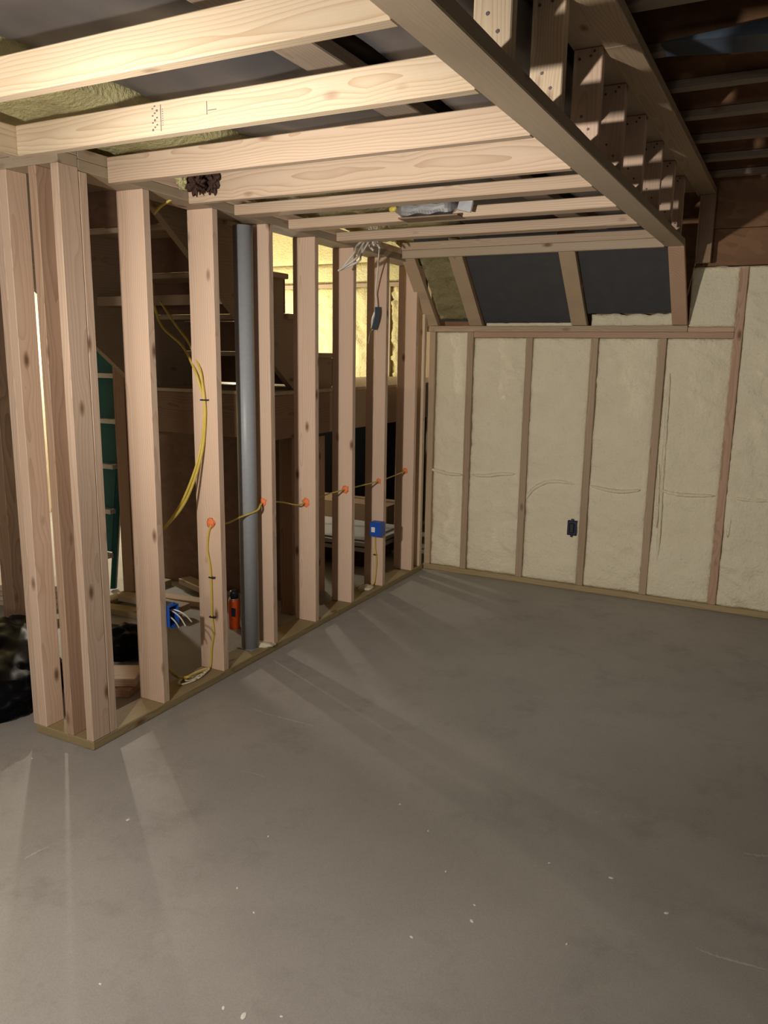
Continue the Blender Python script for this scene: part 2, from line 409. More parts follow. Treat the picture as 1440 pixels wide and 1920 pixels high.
# slanted studs on the ledge, black boards and one insulated bay behind them
S0, S1 = Vector((0, 2.735, 2.158)), Vector((0, 3.135, 1.757))
sl = (S1-S0); ang = math.atan2(sl.y, -sl.z)        # tilt away from vertical
nrm = Vector((0, -sl.z, sl.y)).normalized() * 1.0   # up and away from the room
if nrm.z < 0: nrm = -nrm
def slat(name, xa, xb, mat, d0, d1, over0=0.0, over1=0.0, bev=.003, parent=wb):
    ln = sl.length+over0+over1; mid = (S0+S1)/2 + sl.normalized()*(over1-over0)/2 + nrm*(d0+d1)/2
    me = box_mesh(xb-xa, abs(d1-d0), ln, bev, mat)
    o = bpy.data.objects.new(name, me); reg(o, ((xa+xb)/2, mid.y, mid.z), parent, None)
    o.rotation_euler = (ang, 0, 0); return o
def slant_stud(xa, xb, mat):
    # plumb cut at the joist, level cut on the ledge plate
    q = nrm*T
    pts = [(S0.y, S0.z), (S1.y, S1.z), (S1.y+T/abs(nrm.z)*0+.052, S1.z), (S0.y+.002, S0.z+.052)]
    return prism('slanted_stud', pts, 0, xa, xb, mat, wb, .002)
slant_stud(-.025, .066, SIDEW[2]); slant_stud(.300, .392, SIDEW[2]); slant_stud(.998, 1.096, SIDEW[2]); slant_stud(1.612, 1.698, RED[2])
slat('black_board', .394, .996, BLACKM, .045, .060, .10, .02, .001)
slat('black_board', 1.098, 1.612, BLACKM, .045, .060, .10, -.055, .001)
slat('insulation_batt', .067, .299, BLACKM, .062, .07, .1, .02, .001)
def slant_place(u, v, h):
    p = S0 + sl.normalized()*v + nrm*(.052-h); return Vector((u, p.y, p.z))
foam_sheet('insulation_batt', .068, .298, -.04, sl.length-.005, slant_place, BATT, wb, seed=51, thick=.008, amp=.03, pillow=.004)
def lipf(a, b, h_, seed):
    foam_sheet('foam_strip', a, b, 0, h_, lambda u, v, h: Vector((u, YF+.042-h+.02*v, LZ1+v*(1+.25*mnoise.noise(Vector((u*14, seed, 0)))))), FOAM, wb, res=.012, amp=.03, pillow=.004, seed=seed, thick=.02)
lipf(.398, .990, .022, 61); lipf(1.11, 1.608, .072, 62)

# ---------------- soffit framing
cs = tag(empty('ceiling_soffit', (1.6, 0, 2.16)), 'dropped soffit frame of pale joists hung from a lumber beam', kind='structure')
JZ0, JZ1 = 2.161, 2.161+W4
BX0, BX1 = 1.601, 1.703
JY = [-.594, -.165, .261, .700, 1.055, 1.485, 1.950, 2.708]
for k, y in enumerate(JY):
    mt = PALE[0] if k < 2 else JOIST[0]
    x0 = .054 if k < 2 else .0015
    dep, h_ = (T, .112 if k == 3 else W4) if k < 4 else (W4, .046)      # the far ones lie flat
    if k == 7: dep, h_ = T, .046
    zb = JZ0 if k < 7 else JZ0+.045
    o = box('joist', (x0, BX0), (y-dep, y), (zb, zb+h_), mt, cs, .003)
    if k == 7: box('header', (.002, BX0), (y-T+.004, y), (JZ0-.004, JZ0+.0445), GREYW[0], cs, .003)
    if k == 1:
        bm = bmesh.new()
        def mark(x0, z0, dx, dz):
            bmesh.ops.create_cube(bm, size=1, matrix=Matrix.Translation((x0, y-T-.0002, z0)) @ Matrix.Diagonal((dx, .0008, dz, 1)))
        for q in range(11): mark(.625+.008*(q % 3), 2.176+.0062*q, .006, .0035 if q % 4 else .006)
        mark(.655, 2.205, .0025, .070)
        for q in range(8): mark(.662, 2.185+.006*q, .003, .002)
        mark(.82, 2.212, .0022, .034); mark(.838, 2.205, .03, .0018)
        mesh_obj('grade_stamp', bm, INK, o, (.65, y-T, 2.2))
box('ledger', (.015, .053), (-1.9, -.165), (JZ0, JZ1), PALE[1], cs, .003)
box('beam', (BX0+.0005, BX1), (-2.4, 2.705), (JZ0-.001, JZ0+T), GREYW[1], cs, .003)
HY = [-.63, -.165, .261, .700, 1.08, 1.49, 1.93, 2.33, 2.70]
for k, y in enumerate(HY):
    h = box('hanger', (1.590, 1.682), (y-T, y), (JZ0+T+.0005, 2.514), PALE[2] if k < 3 else PINE[2], cs, .003)
    bm = bmesh.new()
    for (dx, dz) in ((.02, -.03), (.055, -.025), (.066, -.012), (.035, -.2), (.06, -.24)):
        bmesh.ops.create_cone(bm, cap_ends=True, segments=8, radius1=.0045, radius2=.0045, depth=.002,
                              matrix=Matrix.Translation((1.59+dx, y-T-.0005, 2.514+dz)) @ Matrix.Rotation(math.pi/2, 4, 'X'))
    mesh_obj('nail_heads', bm, INK, h, (1.63, y-T, 2.49))
box('hanger', (1.715, 1.80), (3.10, 3.10+T), (2.11, 2.489), OLD[2], cs)
box('upper_plate', (1.585, 1.692), (-2.4, 3.15), (2.515, 2.553), GREYW[1], cs, .003)
box('upper_plate', (1.695, 1.797), (-2.4, .62), (2.490, 2.528), SIDEW[1], cs, .003)
box('upper_plate', (1.695, 1.797), (.622, 3.15), (2.490, 2.528), SIDEW[1], cs, .003)

# ---------------- floor structure above
cu = tag(empty('ceiling', (1.7, 0, 2.8)), 'dark underside of the floor above with wooden I-joists', kind='structure')
box('subfloor_sheet', (-.15, 5.2), (-6.5, 5.4), (2.81, 2.835), OSB, cu, 0)
box('subfloor_sheet', (-4.6, -1.45), (-6.5, 6.2), (2.81, 2.835), OSB, cu, 0)
for k in range(8):
    y = .541+.406*k
    if y > 3.0: break
    wbm = box('floor_joist', (-.12, 5.0), (y-.006, y+.006), (2.593, 2.771), OSB, cu, 0)
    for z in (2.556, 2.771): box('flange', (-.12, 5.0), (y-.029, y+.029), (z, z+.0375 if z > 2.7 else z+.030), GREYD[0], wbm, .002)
for k in range(1, 7):
    y = .541-.406*k
    wbm = box('floor_joist', (-.12, 5.0), (y-.006, y+.006), (2.593, 2.771), OSB, cu, 0)
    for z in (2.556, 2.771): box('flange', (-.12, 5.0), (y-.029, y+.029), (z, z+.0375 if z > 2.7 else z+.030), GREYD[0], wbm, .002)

# ---------------- side room walls
ws = tag(empty('wall_side', (-4.05, 2, 0)), 'brightly lit yellow foam wall of the side room', kind='structure')
for k in range(14):
    y = -1.0+.42*k
    box('stud', (-4.13, -4.012), (y-T, y), (0, 2.28), PALE[2], ws)
    foam_sheet('foam_panel', y, y+.382, .01, 2.28, lambda u, v, h: Vector((-4.02+h, u, v)), FOAMY, ws, res=.035, amp=.03, pillow=.01, seed=70+k, thick=.08)
box('rim_board', (-4.14, -4.0), (-1.04, 4.9), (2.29, 2.80), OLD[1], ws)
wt = tag(empty('wall_stair', (-1.5, 4.95, 0)), 'brightly lit yellow foam wall above the stair landing', kind='structure')
for k, x in enumerate((-3.9, -3.45, -3.0, -2.55, -2.1, -1.66, -1.22, -.79, -.36)):
    box('stud', (x-T, x), (4.93, 5.05), (0, 2.19), PALE[2], wt)
    foam_sheet('foam_panel', x, x+.392, .01, 2.19, lambda u, v, h: Vector((u, 4.95-h, v)), FOAMY, wt, res=.02, amp=.045, pillow=.012, seed=90+k, thick=.09)
box('wall_plate', (-4, 0), (4.92, 5.05), (2.191, 2.229), PALE[0], wt)
foam_sheet('foam_panel', -3.99, 0, 2.23, 2.42, lambda u, v, h: Vector((u, 4.955-h, v)), FOAMY, wt, res=.04, amp=.01, pillow=.012, seed=101, thick=.06)
foam_sheet('foam_panel', -3.99, 0, 2.425, 3.4, lambda u, v, h: Vector((u, 4.955-h, v)), FOAMY, wt, res=.04, amp=.01, pillow=.012, seed=102, thick=.06)

# side-room inner framing beside the stair
wi = tag(empty('wall_inner', (-1.34, 1.1, 0)), 'shaded stud frame along the far side of the stair', kind='structure')
box('bottom_plate', (-1.40, -1.31), (.55, 1.9), (0, T), TREAT[1], wi, .003)
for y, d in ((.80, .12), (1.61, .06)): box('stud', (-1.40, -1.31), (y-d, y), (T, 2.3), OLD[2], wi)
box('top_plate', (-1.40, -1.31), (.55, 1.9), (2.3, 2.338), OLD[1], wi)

# ================================================================ STAIR AND LANDING
st = tag(empty('staircase', (-.75, 2.4, 1.345)), 'raw wooden staircase climbing from the landing behind the stud partition', 'staircase')
NZ, RISE, RUN, YN = 1.345, .215, .262, 2.31
SXN, SXF = -.28, -1.27
N = 7
def stringer(xa, deep=.40):
    pts = []
    for k in range(N):
        y = YN-RUN*k-.025; z = NZ+RISE*k
        pts += [(y, z), (y, z+RISE-.03)]
    yl = YN-RUN*N-.02; zl = NZ+RISE*N-.03
    pts.append((yl, zl)); pts.append((yl, zl-deep)); pts.append((YN-.025-(deep-.03-.175)*RUN/RISE-.19, NZ))
    return prism('stringer', pts, 0, xa, xa+T, SIDEW[1], st)
for xa, dp in ((SXN-T, .40), (SXF, .62)): stringer(xa, dp)
for k in range(N):
    y = YN-RUN*k; z = NZ+RISE*(k+1)
    box('tread', (SXF-.01, SXN+.02), (y-RUN-.012, y), (z-.029, z), SIDEW[0], st, .004)
    box('riser', (SXF, SXN), (y-.0245, y-.008), (z-RISE+(.012 if k == 0 else .0006), z-.030), PLYD, st, .001)

box('cross_brace', (SXF+T+.001, SXN-T-.001), (1.30, 1.338), (1.80, 1.852), SIDEW[0], st)
ld = tag(empty('landing', (-.75, 3.2, 0)), 'raised wooden landing platform on posts behind the stud partition', 'landing')
box('deck_panel', (-1.30, -.232), (1.55, 4.90), (1.325, 1.345), PALE[1], ld, .002)
box('rim_joist', (-.27, -.232), (2.18, 4.90), (1.078, 1.324), GREYW[1], ld)  # paler pine stands in for the light on this stretch of rim
box('rim_joist', (-.27, -.232), (1.55, 2.178), (1.078, 1.324), OLD[1], ld)  # darker pine stands in for the shade on this stretch of rim
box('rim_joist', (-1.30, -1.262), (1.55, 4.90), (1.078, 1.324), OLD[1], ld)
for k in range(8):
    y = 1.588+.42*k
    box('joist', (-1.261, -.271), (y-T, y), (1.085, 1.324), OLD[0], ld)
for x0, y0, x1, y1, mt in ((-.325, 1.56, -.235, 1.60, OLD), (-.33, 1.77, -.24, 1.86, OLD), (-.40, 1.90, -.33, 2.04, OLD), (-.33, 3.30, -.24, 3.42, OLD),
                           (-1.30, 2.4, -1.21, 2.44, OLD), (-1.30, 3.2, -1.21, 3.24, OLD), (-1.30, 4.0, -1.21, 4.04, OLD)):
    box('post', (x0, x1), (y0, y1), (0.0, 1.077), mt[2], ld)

# ================================================================ THINGS
# steel column in the partition
co_ = empty('steel_column', (-.088, 1.145, T), 'round grey steel column between the studs of the partition', 'column')
lathe('shaft', [(.047, 0.003), (.047, 2.108)], (-.088, 1.145, T), STEEL, co_, 32)
box('base_plate', (-.138, -.038), (1.095, 1.195), (T, T+.004), STEEL, co_, .001)

# boards and ducts above the soffit
dk = empty('air_duct', (.7, 0, 2.45), 'wide black plastic-wrapped duct lying above the soffit joists beside the partition', 'duct')
def duct(name, x0, x1, z0, z1, y0, y1, parent, seed, sag, mat=BLACK):
    bm = bmesh.new(); ny = 90; prof = []; nseg = 40; rc = .06
    cx, cz = (x0+x1)/2, (z0+z1)/2; hx, hz = (x1-x0)/2, (z1-z0)/2
    for k in range(nseg):
        a = 2*math.pi*k/nseg; c_, s_ = math.cos(a), math.sin(a); p = 5
        rr = (abs(c_/hx)**p+abs(s_/hz)**p)**(-1/p); prof.append((rr*c_, rr*s_))
    rows = []
    for i in range(ny+1):
        y = y0+(y1-y0)*i/ny; row = []
        for (a, b) in prof:
            bul = 1+0.0*a
            dz = sag*mnoise.fractal(Vector((a*3+seed, y*2.2, b*4)), 1, 2, 3)
            crease = .010*abs(mnoise.noise(Vector((a*6+seed*2, y*5+a*4, 1.7))))
            row.append(bm.verts.new((cx+a+.4*dz, y, cz+b+dz-(crease if b < 0 else 0) - (.03*(1-(a/hx)**2)*(.5+.5*math.sin(y*4+seed)) if b < 0 else 0))))
        rows.append(row)
    for A, B in zip(rows, rows[1:]):
        for k in range(nseg): bm.faces.new((A[k], A[(k+1) % nseg], B[(k+1) % nseg], B[k]))
    bm.faces.new(rows[0]); bm.faces.new(rows[-1][::-1])
    return mesh_obj(name, bm, mat, parent, (cx, y0, cz), True)
duct('duct_wrap', .37, 1.05, 2.335, 2.53, -2.3, 2.95, dk, 1, .016)
d2 = empty('air_duct', (1.38, 0, 2.45), 'narrow black plastic-wrapped duct lying beside the long flat board above the joists', 'duct')
duct('duct_wrap', 1.215, 1.575, 2.345, 2.53, -2.3, 2.95, d2, 5, .012)
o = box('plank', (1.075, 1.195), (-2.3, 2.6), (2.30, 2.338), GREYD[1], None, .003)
tag(o, 'long flat weathered board running above the joists between the two black ducts', 'board')
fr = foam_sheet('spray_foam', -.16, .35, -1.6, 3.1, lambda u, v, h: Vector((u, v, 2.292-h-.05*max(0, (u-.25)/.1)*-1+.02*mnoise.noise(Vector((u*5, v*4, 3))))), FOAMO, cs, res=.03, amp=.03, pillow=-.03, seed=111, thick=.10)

# blue-grey wrapped duct, top right
bg = empty('wrapped_pipe', (2.2, 1.0, 2.5), 'blue-grey wrapped duct lying under the dark I-joists at the upper right', 'duct')
duct('duct_wrap', 1.84, 3.2, 2.495, 2.552, .735, .875, bg, 9, .004, BLUEG)

# metal light housing hung between joists
lh = empty('light_housing', (.78, 1.36, 2.18), 'dented silver metal light housing between the soffit joists', 'light housing')
def housing():
    bm = bmesh.new(); n = 24; rows = []
    for i in range(n+1):
        x = .615+.30*i/n; e = min(1, (1-i/n)*6) ** .5 if i > n*.8 else min(1, .55+i/n*5)
        hz, hy = .032*max(e, .12), .045*max(e, .2); row = []
        for k in range(16):
            a = 2*math.pi*k/16; c_, s_ = math.cos(a), math.sin(a)
            rr = (abs(c_)**4+abs(s_)**4)**-.25
            row.append(bm.verts.new((x, 1.385+hy*rr*c_, 2.205+hz*rr*s_+.004*math.sin(x*60+a*2))))
        rows.append(row)
    for A, B in zip(rows, rows[1:]):
        for k in range(16): bm.faces.new((A[k], A[(k+1) % 16], B[(k+1) % 16], B[k]))
    bm.faces.new(rows[0]); bm.faces.new(rows[-1][::-1])
    return mesh_obj('housing_shell', bm, GALV, lh, (.75, 1.385, 2.205), False)
housing()
box('bottom_flange', (.64, .93), (1.335, 1.44), (2.160, 2.167), CARD, lh, .001)
box('bracket', (.93, .995), (1.34, 1.352), (2.175, 2.225), GALV, lh, .001, (0, .25, 0))
blob('cable_clamp', (.598, 1.37, 2.212), (.022, .012, .014), YEL, lh, .3, 2, 2)

# ---------------- yellow cables
RC = .0048
def cable(name, pts, label, r=RC, mat=YEL, squash=.62, group=None):
    o = tube(name, pts, r, mat, None, 8, 8, squash); return tag(o, label, 'cable', group)
yc = .812   # in front of the face of the third stud
run = cable('yellow_cable', [(-.055, .83, .775), (-.06, .93, .745), (-.064, 1.05, .755), (-.035, 1.15, .775), (-.058, 1.235, .800), (-.063, 1.40, .775), (-.064, 1.56, .733), (-.063, 1.66, .735), (-.055, 1.85, .748),
            (-.045, 2.08, .75), (-.04, 2.28, .747), (-.036, 2.50, .745), (-.05, 2.72, .748), (-.062, 2.95, .756)], 'yellow cable strung level through holes in six studs of the partition', .0065)
for p, s in (((-.056, 1.229, .802), 1), ((-.062, 1.644, .733), 1.1), ((-.045, 2.056, .75), 1.1), ((-.037, 2.476, .745), .8), ((-.063, 2.923, .756), .9)):
    blob('orange_sealant', p, (.020*s, .007, .022*s), ORANGE, run, .35, 2.5, 3, None, int(p[1]*10))
def P(u, v, y=yc-.006): return at(u, v, 'y', y)
drop = cable('yellow_cable', [P(396, 985), P(391, 1000), P(389, 1030), P(394, 1062), P(396, 1085), P(397, 1120), P(398, 1157), P(401, 1185), P(397, 1215), P(396, 1240), at(392, 1252, 'z', .05), at(372, 1262, 'z', .052), at(350, 1270, 'z', .075), at(334, 1270, 'y', .70), at(320, 1258, 'y', .62), at(310, 1240, 'y', .50), at(312, 1180, 'y', .47), at(316, 1150, 'y', .46)],
             'yellow cable stapled down the third stud and looping to the open blue box', .0068)
blob('orange_sealant', P(395, 981, .809), (.022, .007, .024), ORANGE, drop, .4, 2.4, 3, None, 4)
for v, u in ((1083, 397), (1157, 398)):
    p = P(u, v, .803); box('staple', (p.x-.016, p.x+.016), (.796, .8135), (p.z-.003, p.z+.003), STAPLE, drop, .001)
def loop(dx, dz, lab, top, end):
    pts = [at(top[0], top[1], 'y', 1.0), at(top[0]+22+dx, top[1]+42, 'y', .95), at(348+dx, 645+dz, 'y', .87), at(369+dx*.8, 690+dz*.4, 'y', .803), at(378+dx*.4, 725, 'y', .803), at(383+dx*.12, 750, 'y', .803),
           at(384+dx*.15, 780, 'y', .803), at(380+dx*.3, 830, 'y', .80), at(370+dx*.4, 875, 'y', .77), at(352+dx*.5, 925, 'y', .70), at(334+dx*.4, 958, 'y', .62), at(end[0], end[1], 'y', .50)]
    return cable('yellow_cable', pts, lab, .0066)
la = loop(-6, 4, 'lower of two yellow cables bowing across the third stud and back behind the second', (288, 570), (308, 992))
lb = loop(6, -2, 'upper of two yellow cables bowing across the third stud and back behind the second', (300, 565), (310, 988))
p = P(383, 750, .80); box('staple', (p.x-.018, p.x+.018), (.790, .8135), (p.z-.003, p.z+.003), STAPLE, lb, .001)
cable('yellow_cable', [at(288, 401, 'y', .60), at(300, 388, 'y', .61), at(312, 380, 'y', .62), at(322, 374, 'y', .63)], 'short yellow cable stub poking out under the top plate', .0085)
cg = cable('yellow_cable', [(-.052, 2.466, .385), (-.052, 2.466, .30), (-.040, 2.466, .22), (-.048, 2.466, .10), (-.055, 2.45, .050), (-.07, 2.40, .045), (-.08, 2.36, .045)], 'yellow cable running down from the small blue outlet box to the plate', .0068)
box('staple', (-.062, -.040), (2.454, 2.4765), (.249, .254), STAPLE, cg, .001)
bd = at(372, 1255, 'z', .045)
bm = bmesh.new()
for q in range(3):
    ring = []
    for k in range(25):
        a = 2*math.pi*k/24
        ring.append(Vector((-.075+.030*math.cos(a)*(1-.2*q), .67+.085*math.sin(a)*(1-.15*q)+.03*q, .045+.002*q)))
    tube_into(bm, ring, .006, 6, .6)
tag(mesh_obj('sealant_bead', bm, FOAM, None, (-.075, .70, .04), True), 'pale looped bead of sealant foam on the bottom plate by the third stud', 'sealant')
tag(blob('sealant_bead', (-.04, 1.215, .042), (.05, .06, .012), FOAM, None, .4, 2.0, 3, .0385, 3), 'pale lump of sealant foam at the foot of the steel column', 'sealant')
tag(blob('sealant_bead', (-.075, 2.38, .043), (.045, .07, .012), FOAM, None, .4, 2.0, 3, .0385, 6), 'pale lump of sealant foam on the plate under the small blue outlet box', 'sealant')

# ---------------- electrical boxes
def ebox(name, c, w_, h_, d_, mat, face, label, open_=True):
    """open outlet box; face = '+x' or '-y' is the open side; c is the centre of that side"""
    t = empty(name, c, label, 'outlet box'); th = .004
    def part(nm, a, b, cc):  # a: along wall, b: up, cc: depth ranges
        if face == '+x': box(nm, (c[0]-cc[1], c[0]-cc[0]), (c[1]+a[0], c[1]+a[1]), (c[2]+b[0], c[2]+b[1]), mat, t, .0012)
        else: box(nm, (c[0]+a[0], c[0]+a[1]), (c[1]+cc[0], c[1]+cc[1]), (c[2]+b[0], c[2]+b[1]), mat, t, .0012)
    W_, H_ = w_/2, h_/2
    part('back', (-W_, W_), (-H_, H_), (d_-th, d_))
    part('side', (-W_, -W_+th), (-H_, H_), (0, d_-th)); part('side', (W_-th, W_), (-H_, H_), (0, d_-th))
    part('side', (-W_+th, W_-th), (-H_, -H_+th), (0, d_-th)); part('side', (-W_+th, W_-th), (H_-th, H_), (0, d_-th))
    for s in (-1, 1): part('screw_tab', (-.008, .008), (s*(H_+.006)-.006, s*(H_+.006)+.006), (0, .01))
    return t
e1 = ebox('outlet_box', (.012, .438+.034, .425), .062, .095, .075, BLUE, '+x', 'open blue outlet box with loose white conductors on the second stud')
tube('conductor', [(-.05, .47, .44), (-.01, .475, .445), (.03, .485, .42), (.05, .50, .375)], .0032, WHT, e1)
tube('conductor', [(-.05, .475, .44), (-.005, .49, .445), (.035, .51, .425), (.055, .535, .385)], .0032, COPPER, e1)
tube('conductor', [(-.05, .465, .43), (0, .46, .42), (.025, .465, .40), (.03, .48, .37)], .0032, WHT, e1)
e2 = empty('outlet_box', (-.03, 2.466, .434), 'small blue outlet box with white label on the face of the sixth stud', 'outlet box')
box('box_body', (-.068, .012), (2.415, 2.4765), (.385, .482), BLUE, e2, .004)
box('box_label', (-.055, -.028), (2.4138, 2.4152), (.415, .448), WHITE, e2, 0)
box('rim', (.010, .016), (2.41, 2.4765), (.39, .477), BLUE, e2, .001)
e3 = ebox('outlet_box', (1.077, YF-.006, .430), .062, .100, .06, NAVY, '-y', 'dark navy outlet box sunk in the cream foam wall')
box('box_front', (1.0505, 1.1035), (YF-.005, YF-.001), (.385, .475), NAVY, e3, .001)
box('receptacle', (1.060, 1.094), (YF-.012, YF-.0055), (.395, .465), STAPLE, e3, .006)

# ---------------- white cables under the soffit
wc = empty('white_cables', (.03, 2.05, 2.16), 'bundle of white cables drooping from the soffit in front of the partition', 'cable')
W0 = Vector((.09, 2.02, 2.19))
for k, (tip, mid, dp) in enumerate((((634, 508), (668, 484), 1.80), ((640, 504), (664, 474), 1.84), ((668, 486), (680, 466), 1.95), ((636, 507), (672, 490), 1.82), ((700, 470), (690, 455), 2.02), ((712, 466), (706, 450), 2.06))):
    s0 = at(690+k*3, 440, 'y', 2.0)
    tube('cable_end', [at(688+k*4, 432-(k % 3)*4, 'y', 2.02), s0, at(mid[0]+6, mid[1]-14, 'y', (dp+2.0)/2), at(mid[0], mid[1], 'y', dp+.02), at(tip[0], tip[1], 'y', dp)], .0058, WHT, wc, 6, 7)
blob('cable_knot', at(700, 446, 'y', 2.02), (.032, .03, .030), WHT, wc, .8, 3.5, 4, None, 2)
lv = empty('hanging_driver', (-.06, 2.44, 1.78), 'dark grey connector dangling on a thin white cable in front of the sixth stud', 'connector')
tube('lead', [at(712, 462, 'y', 2.20), at(709, 500, 'y', 2.35), at(705, 545, 'y', 2.43), at(706, 562, 'y', 2.44), at(707, 578, 'y', 2.44)], .0048, WHT, lv)
def bent():
    path = spline([at(707, 576, 'y', 2.44), at(707, 590, 'y', 2.44), at(704, 604, 'y', 2.44), at(700, 617, 'y', 2.44)], 5); bm = bmesh.new()
    tube_into(bm, path, .027, 4, .8); return mesh_obj('driver_case', bm, DKGREY, lv, path[0])
bent()
tube('tail', [at(700, 616, 'y', 2.44), at(694, 625, 'y', 2.44), at(691, 645, 'y', 2.45)], .003, WHT, lv)
tube('tail', [at(703, 585, 'y', 2.43), at(698, 600, 'y', 2.43), at(698, 614, 'y', 2.43)], .007, WHITE, lv)

# torn dark wrap where a pipe passes the fourth joist
tw = empty('torn_wrap', (.10, .64, 2.2), 'ragged charred clump of torn wrap at the end of the fourth joist', 'insulation')
blob('clump', at(395, 338, 'y', .652), (.035, .012, .040), CHAR, tw, .9, 2.6, 4, None, 3)
blob('clump', at(368, 345, 'y', .60), (.028, .03, .030), CHAR, tw, 1.0, 2.8, 4, None, 8)
blob('foam_scrap', at(345, 330, 'y', .58), (.03, .04, .045), FOAMO, tw, .9, 2.2, 4, None, 5)

# ---------------- things on the floor of the side room
def bag():
    bm = bmesh.new(); bmesh.ops.create_icosphere(bm, subdivisions=5, radius=1)
    for v in bm.verts:
        q = v.co.copy()
        k = 1+.30*mnoise.fractal(q*1.3+Vector((4, 1, 2)), 1, 2, 3) + .10*abs(mnoise.noise(q*4.1)) - .06*abs(mnoise.noise(q*9+Vector((3, 3, 3))))
        a = math.radians(148)
        x, y = q.x*.53*k, q.y*.29*k
        v.co = Vector((-.985+x*math.cos(a)-y*math.sin(a), .285+x*math.sin(a)+y*math.cos(a), max(.002, .07+q.z*.17*k)))
    return mesh_obj('garbage_bag', bm, BAG, None, (-.985, .285, 0), True)
tag(bag(), 'shiny black plastic bag slumped on the floor by the partition end', 'bag')
bt = tag(blob('garbage_bag', (-.70, .83, .05), (.22, .13, .09), BAG, None, .35, 2.2, 4, .002, 12), 'flat black plastic bag behind the corner studs of the partition', 'bag')
pile = (( (-.42, .46, .0), (.16, .09, .038), .35), ((-.42, .47, .039), (.16, .085, .038), .50))
for k, (c, s, a) in enumerate(pile):
    o = box('lumber_offcut', (c[0]-s[0], c[0]+s[0]), (c[1]-s[1]/1.0, c[1]+s[1]), (c[2], c[2]+.0375), (RED, PINE)[k][0], None, .003, (0, 0, a))
    tag(o, ('short lumber offcut lying on the floor under another offcut beside the second stud', 'short lumber offcut resting on top of another offcut beside the second stud')[k], 'lumber', 'offcuts inside the partition')
boards = [((-1.05, 1.30), 1.1, .0, .10, TREAT, 'long dark treated board flat on the floor under the crossing planks'),
          ((-1.02, 1.42), .9, .039, .02, GREYW, 'grey weathered plank lying across the dark treated board'),
          ((-1.00, 1.62), 1.0, .0, .14, PINE, 'pale plank on the floor below the shaded stud frame'),
          ((-.95, 1.80), .9, .039, -.35, GREYW, 'long grey plank slanting back towards the posts of the landing')]
for (c, ln, z, a, mt, lab) in boards:
    o = box('loose_plank', (c[0]-ln/2*.55, c[0]+ln/2*.55), (c[1]-.045, c[1]+.045), (z, z+.038), mt[0], None, .003, (0, 0, a)); tag(o, lab, 'board', 'planks on the side room floor')
labs = ['bottom board of the pale stack beyond the doorway', 'second board up in the pale stack beyond the doorway', 'third board up in the pale stack beyond the doorway', 'top board of the pale stack beyond the doorway']
for k in range(4):
    o = box('stacked_board', (-2.5, -1.45), (1.02-.03*k, 1.02+.14-.03*k), (.0005+.0385*k, .038+.0385*k), PALE[0], None, .003, (0, 0, .30+.05*k)); tag(o, labs[k], 'board', 'pale boards stacked beyond the doorway')

# step ladder leaning in the side room
la_ = empty('step_ladder', (-1.75, 1.85, 0), 'tall green fibreglass ladder with pale metal rungs leaning beyond the stair', 'ladder')
def rail(u, x):
    tube('rail', [(x, 1.62, 0.01), (x, 1.92, 2.2)], .03, GREEN, la_, 2, 4, .5)
rail(0, -1.95); rail(1, -1.56)
prism('shelf_panel', [(1.645, .25), (1.655, .25), (1.925, 2.15), (1.915, 2.15)], 0, -1.92, -1.59, GREEN, la_)
for k in range(7):
    z = .22+.29*k; y = 1.63+.137*z-.03
    box('rung', (-1.955, -1.555), (y-.05, y), (z, z+.03), RUNG, la_, .002)

# spray can, wrapped bundle
sp = empty('spray_can', (-.30, 1.36, 0), 'orange spray can with black cap on the floor behind the steel column', 'spray can')
cp = at(440, 1177, 'z', 0)
WLOC[sp.name] = Vector((cp.x, cp.y, 0)); sp.location = (cp.x, cp.y, 0)
lathe('can_body', [(.031, 0), (.033, .004), (.033, .165), (.028, .178), (.016, .182)], (cp.x, cp.y, 0), CAN, sp, 20)
lathe('rim', [(.030, 0), (.030, .006)], (cp.x, cp.y, .174), GALV, sp, 20)
lathe('cap', [(.025, 0), (.025, .035), (.018, .045)], (cp.x, cp.y, .181), STAPLE, sp, 20)
box('can_label', (cp.x+.005, cp.x+.031), (cp.y-.0335, cp.y-.031), (.08, .13), NAVY, sp, 0)
wp = at(427, 905, 'y', 2.4)
wb_ = empty('wrapped_bundle', (wp.x, 2.4, 0), 'tall bundle of crumpled clear plastic wrap standing under the landing', 'plastic wrap')
bm = bmesh.new(); bmesh.ops.create_icosphere(bm, subdivisions=5, radius=1)
for v in bm.verts:
    q = v.co.copy(); k = 1+.5*mnoise.fractal(Vector((q.x*2, q.y*2, q.z*5)), 1, 2, 4)
    v.co = Vector((wp.x+q.x*.12*k, 2.4+q.y*.12*k, max(.001, .46+q.z*.46)))
mesh_obj('wrap', bm, CLEAR, wb_, (wp.x, 2.4, 0), True)

# grey boards, crate and cabinet under the landing
gx = -.58
gb = empty('flat_crate', (gx, 3.2, 0), 'dark red low crate on the floor under the landing', 'crate')
box('crate_body', (-1.25, -.36), (2.93, 3.45), (.05, .125), DKRED, gb, .004)
for xx in (-1.15, -.46): box('runner', (xx-.05, xx+.05), (2.95, 3.43), (0, .05), DKRED, gb, .002)
for k, lab in enumerate(('lower grey board with white edge on the dark red crate', 'upper grey board with white edge on the dark red crate')):
    o = empty('grey_board', (gx, 3.2, .1255+.042*k), lab, 'board', 'grey boards under the landing')
    box('board_core', (-1.26, -.34), (2.92, 3.60), (.1255+.042*k, .155+.042*k), LGREY, o, .002)
    box('edge_strip', (-1.26, -.34), (2.912, 2.9195), (.1255+.042*k, .155+.042*k), WHITE, o, .001)
    box('spacer', (-1.2, -.4), (2.95, 3.55), (.1555+.042*k, .1668+.042*k), LGREY, o, .001)
